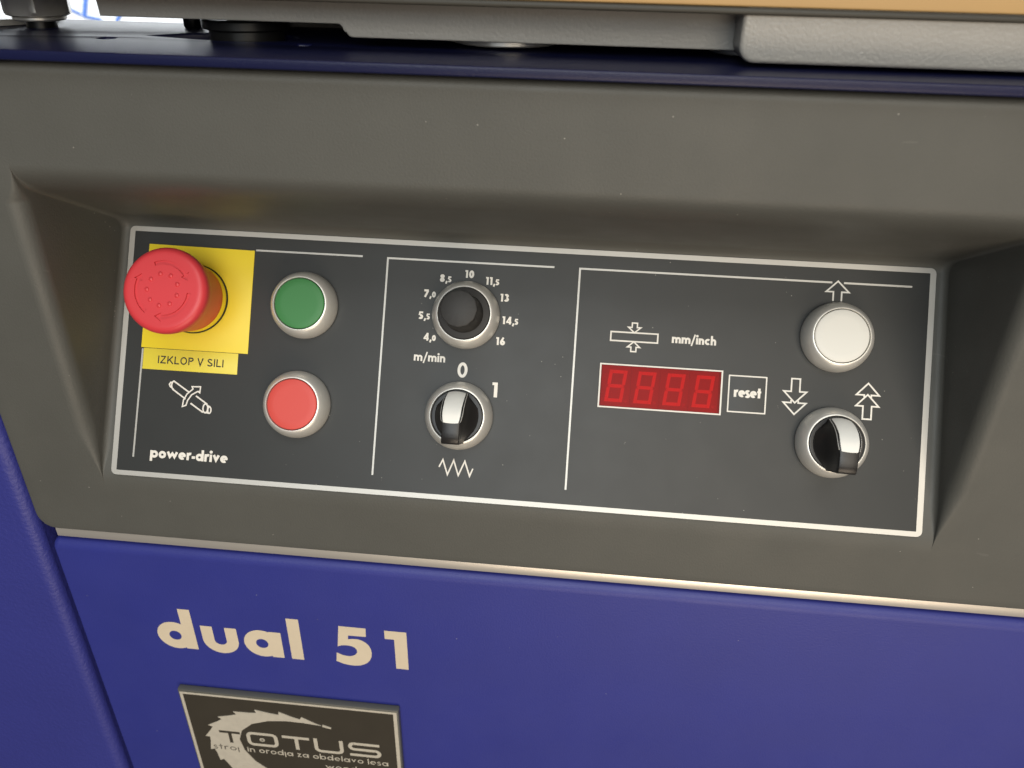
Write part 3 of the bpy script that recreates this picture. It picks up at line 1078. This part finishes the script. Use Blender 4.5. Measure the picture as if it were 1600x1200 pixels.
# ================================================================== TOP OF THE MACHINE
lg = thing('machine_ledge', F(160, 182.7, 48), 0, 'glossy dark blue steel ledge above the grey console', 'machine frame')
slot = [(34.3, 47.3), (42, 44.8), (54, 41.8), (66, 38.5), (80, 38), (92, 45), (95, 56), (88, 66), (76, 70), (60, 66), (44, 57)]
lg_loops = [rrect(-250, -5.5, 560, 98, 1.0, 3), list(reversed(slot)),
            list(reversed(rrect(22.0, 31.0, 28.2, 37.6, 2.4, 4))), list(reversed(rrect(100.4, 30.8, 106, 36.6, 0.8, 3)))]
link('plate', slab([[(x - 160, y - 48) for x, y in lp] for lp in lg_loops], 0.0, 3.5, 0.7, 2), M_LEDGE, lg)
link('underside', box(-400, 380, -26, 45, -30, -8), M_DARK, lg)

# black adjuster: ring + flange
aj = thing('adjuster_post', F(74.5, 182.6, 52), 0, 'black steel adjuster post on the blue ledge under the grey casting', 'adjuster')
link('ring', lathe([(0, 0), (14.5, 0), (14.6, 0.4), (14.6, 6.6), (14.2, 7.1), (0, 7.1)], 96), M_BLACKSTEEL, aj)
link('flange', lathe([(0, 7.1), (16.6, 7.1), (17.0, 7.5), (17.0, 10.2), (16.4, 10.9), (0, 10.9)], 96), M_BLACKSTEEL, aj)
pn = thing('stop_pin', F(38.8, 186.0, 80), 0, 'short black pin left of the adjuster post', 'pin')
link('shaft', lathe([(0, 0), (3.4, 0), (4.0, 1.0), (4.0, 6.0), (0, 6.0)], 32), M_BLACKSTEEL, pn)

# steel discs under the casting
for (x, y, r, h, z, lab) in ((178, 58.5, 22.0, 1.8, 187.2, 'bright steel disc under the middle of the grey casting'),
                             (273, 53, 16.5, 2.0, 186.9, 'small steel disc tucked behind the thick grey lug')):
    t = thing('levelling_disc', F(x, 186.0, y), 0, lab, 'steel disc', 'steel discs under the casting')
    link('disc', lathe([(0, z - 186), (r - 0.6, z - 186), (r, z - 185.5), (r, z - 186 + h), (0, z - 186 + h)], 96), M_CHROME, t)
    link('stud', lathe([(0, 0.0), (4, 0.0), (4, z - 186), (0, z - 186)], 24), M_BLACKSTEEL, t)

# grey casting
gc = thing('table_casting', F(200, 188, 50), 0, 'light grey hammered casting carrying the table above the ledge', 'casting')


def web_mesh():
    # front outline in x,z ; extruded in y
    pts = [(27.4, 216), (28.6, 194.6), (119.4, 194.5)] + [(119.4 + 2.0 * math.sin(R(a)), 192.5 + 2.0 * math.cos(R(a))) for a in range(15, 76, 15)] + \
          [(122.0, 191.8)] + [(125.0 - 2.5 * math.cos(R(a)), 192.6 - 2.5 * math.sin(R(a))) for a in range(15, 91, 15)] + [(300, 190.0), (300, 216)]
    return slab([[(x - 200, z - 188) for x, z in pts]], -12, 0, 0.6, 2)


link('web', web_mesh(), M_GREY, gc, loc=(0, -23 * MM, 0), rotx=ROT_FRONT)
lug = slab([[(x - 200, z - 188) for x, z in (arc(267.5, 193.4, 5.6, 180, 270, 8) + [(560, 187.7), (560, 216), (261.9, 216)])]], -30, 0, 1.6, 4)
link('lug', lug, M_GREY, gc, loc=(0, -38 * MM, 0), rotx=ROT_FRONT)

link('rear_rib', box(-155, 360, 49.2, 62, -40, 28, 0.8, 2), M_GREY, gc)

# table above (dark edge, tan top)
tb = thing('planer_table', F(250, 202.6, 66), 0, 'tan topped machine table with a dark front edge', 'table')
link('edge_rail', box(-330, 330, -56, 40, 0.1, 2.3, 0.9, 4), M_TEDGE, tb)
link('table_top', box(-330, 330, -54.8, 45, 2.32, 16.0, 1.0, 3), M_TABLE, tb)

# hex bolts at the left
hn = thing('hex_nut', F(-20.5, 186.0, 64), 0, 'polished hexagonal nut on a round washer at the upper left', 'nut')


def hexmesh(r, z0, z1, rot):
    vs, fs = [], []
    seg = 72
    prof = [(0.0, z0, 0), (0.80, z0, 0), (0.90, z0 + 0.5, 0), (1.0, z0 + 1.8, 1), (1.0, z1 - 1.8, 1), (0.9, z1, 0), (0, z1, 0)]
    for k_ in range(seg):
        a = 2 * math.pi * k_ / seg
        q = ((a - rot) % (math.pi / 3)) - math.pi / 6
        hr = r * math.cos(math.pi / 6) / math.cos(q)
        for f_, z, hx in prof:
            rr = hr if hx else min(hr, r * f_)
            vs.append((rr * math.cos(a) if f_ else 0, rr * math.sin(a) if f_ else 0, z))
    n = len(prof)
    for k_ in range(seg):
        k2 = (k_ + 1) % seg
        for i in range(n - 1):
            fs.append((k_ * n + i, k2 * n + i, k2 * n + i + 1, k_ * n + i + 1))
    return mesh(vs, fs, 25, merge=1e-4)


link('nut', hexmesh(14.0, 4.8, 18, R(-62)), M_CHROME, hn)
link('washer_face', lathe([(0, 3.0), (9.6, 3.0), (10.4, 3.6), (10.4, 4.4), (9.8, 4.8), (0, 4.8)], 64), M_CHROME, hn)
link('bolt_shank', lathe([(0, -4.0), (6, -4.0), (6, 3.0), (0, 3.0)], 32), M_BLACKSTEEL, hn)
wd = thing('steel_washer', F(-58, 186.0, 80), 0, 'wide polished steel disc left of the hexagonal nut', 'washer')
link('disc', lathe([(0, 0.02), (29.6, 0.32), (30, 0.6), (30, 2.5), (29.6, 2.9), (0, 2.9)], 96), M_CHROME, wd)
b2 = thing('steel_stud', F(-72, 189.0, 76), 0, 'steel bolt head at the far upper left edge', 'bolt')
link('head', hexmesh(12.0, 3.5, 20, R(10)), M_CHROME, b2)
link('shank', lathe([(0, 0), (8.0, 0), (8.0, 3.5), (0, 3.5)], 32), M_BLACKSTEEL, b2)

# backdrop far behind: white banner with blue print
bw = tag(link('backdrop_wall', box(-2600, 1400, 0, 20, -900, 1500), M_WALL, None, loc=(0, 2.1, 0)), 'bright white banner wall behind the machine', 'wall', kind='structure')
k = Ink(0.8)
for (a, b, w_) in (((-1250, 70), (-1276, -2), 13), ((-1325, 22), (-1284, 4), 7), ((-1278, 0), (-1225, -9), 7), ((-1345, 40), (-1310, 70), 8), ((-1180, -12), (-1120, 60), 9), ((-1420, 5), (-1360, -6), 8)):
    k.stroke([a, b], w_)
link('banner_print', sheet(k.v, k.f), M_WALLBLUE, bw, loc=(0, -0.002, 0), rotx=ROT_FRONT)
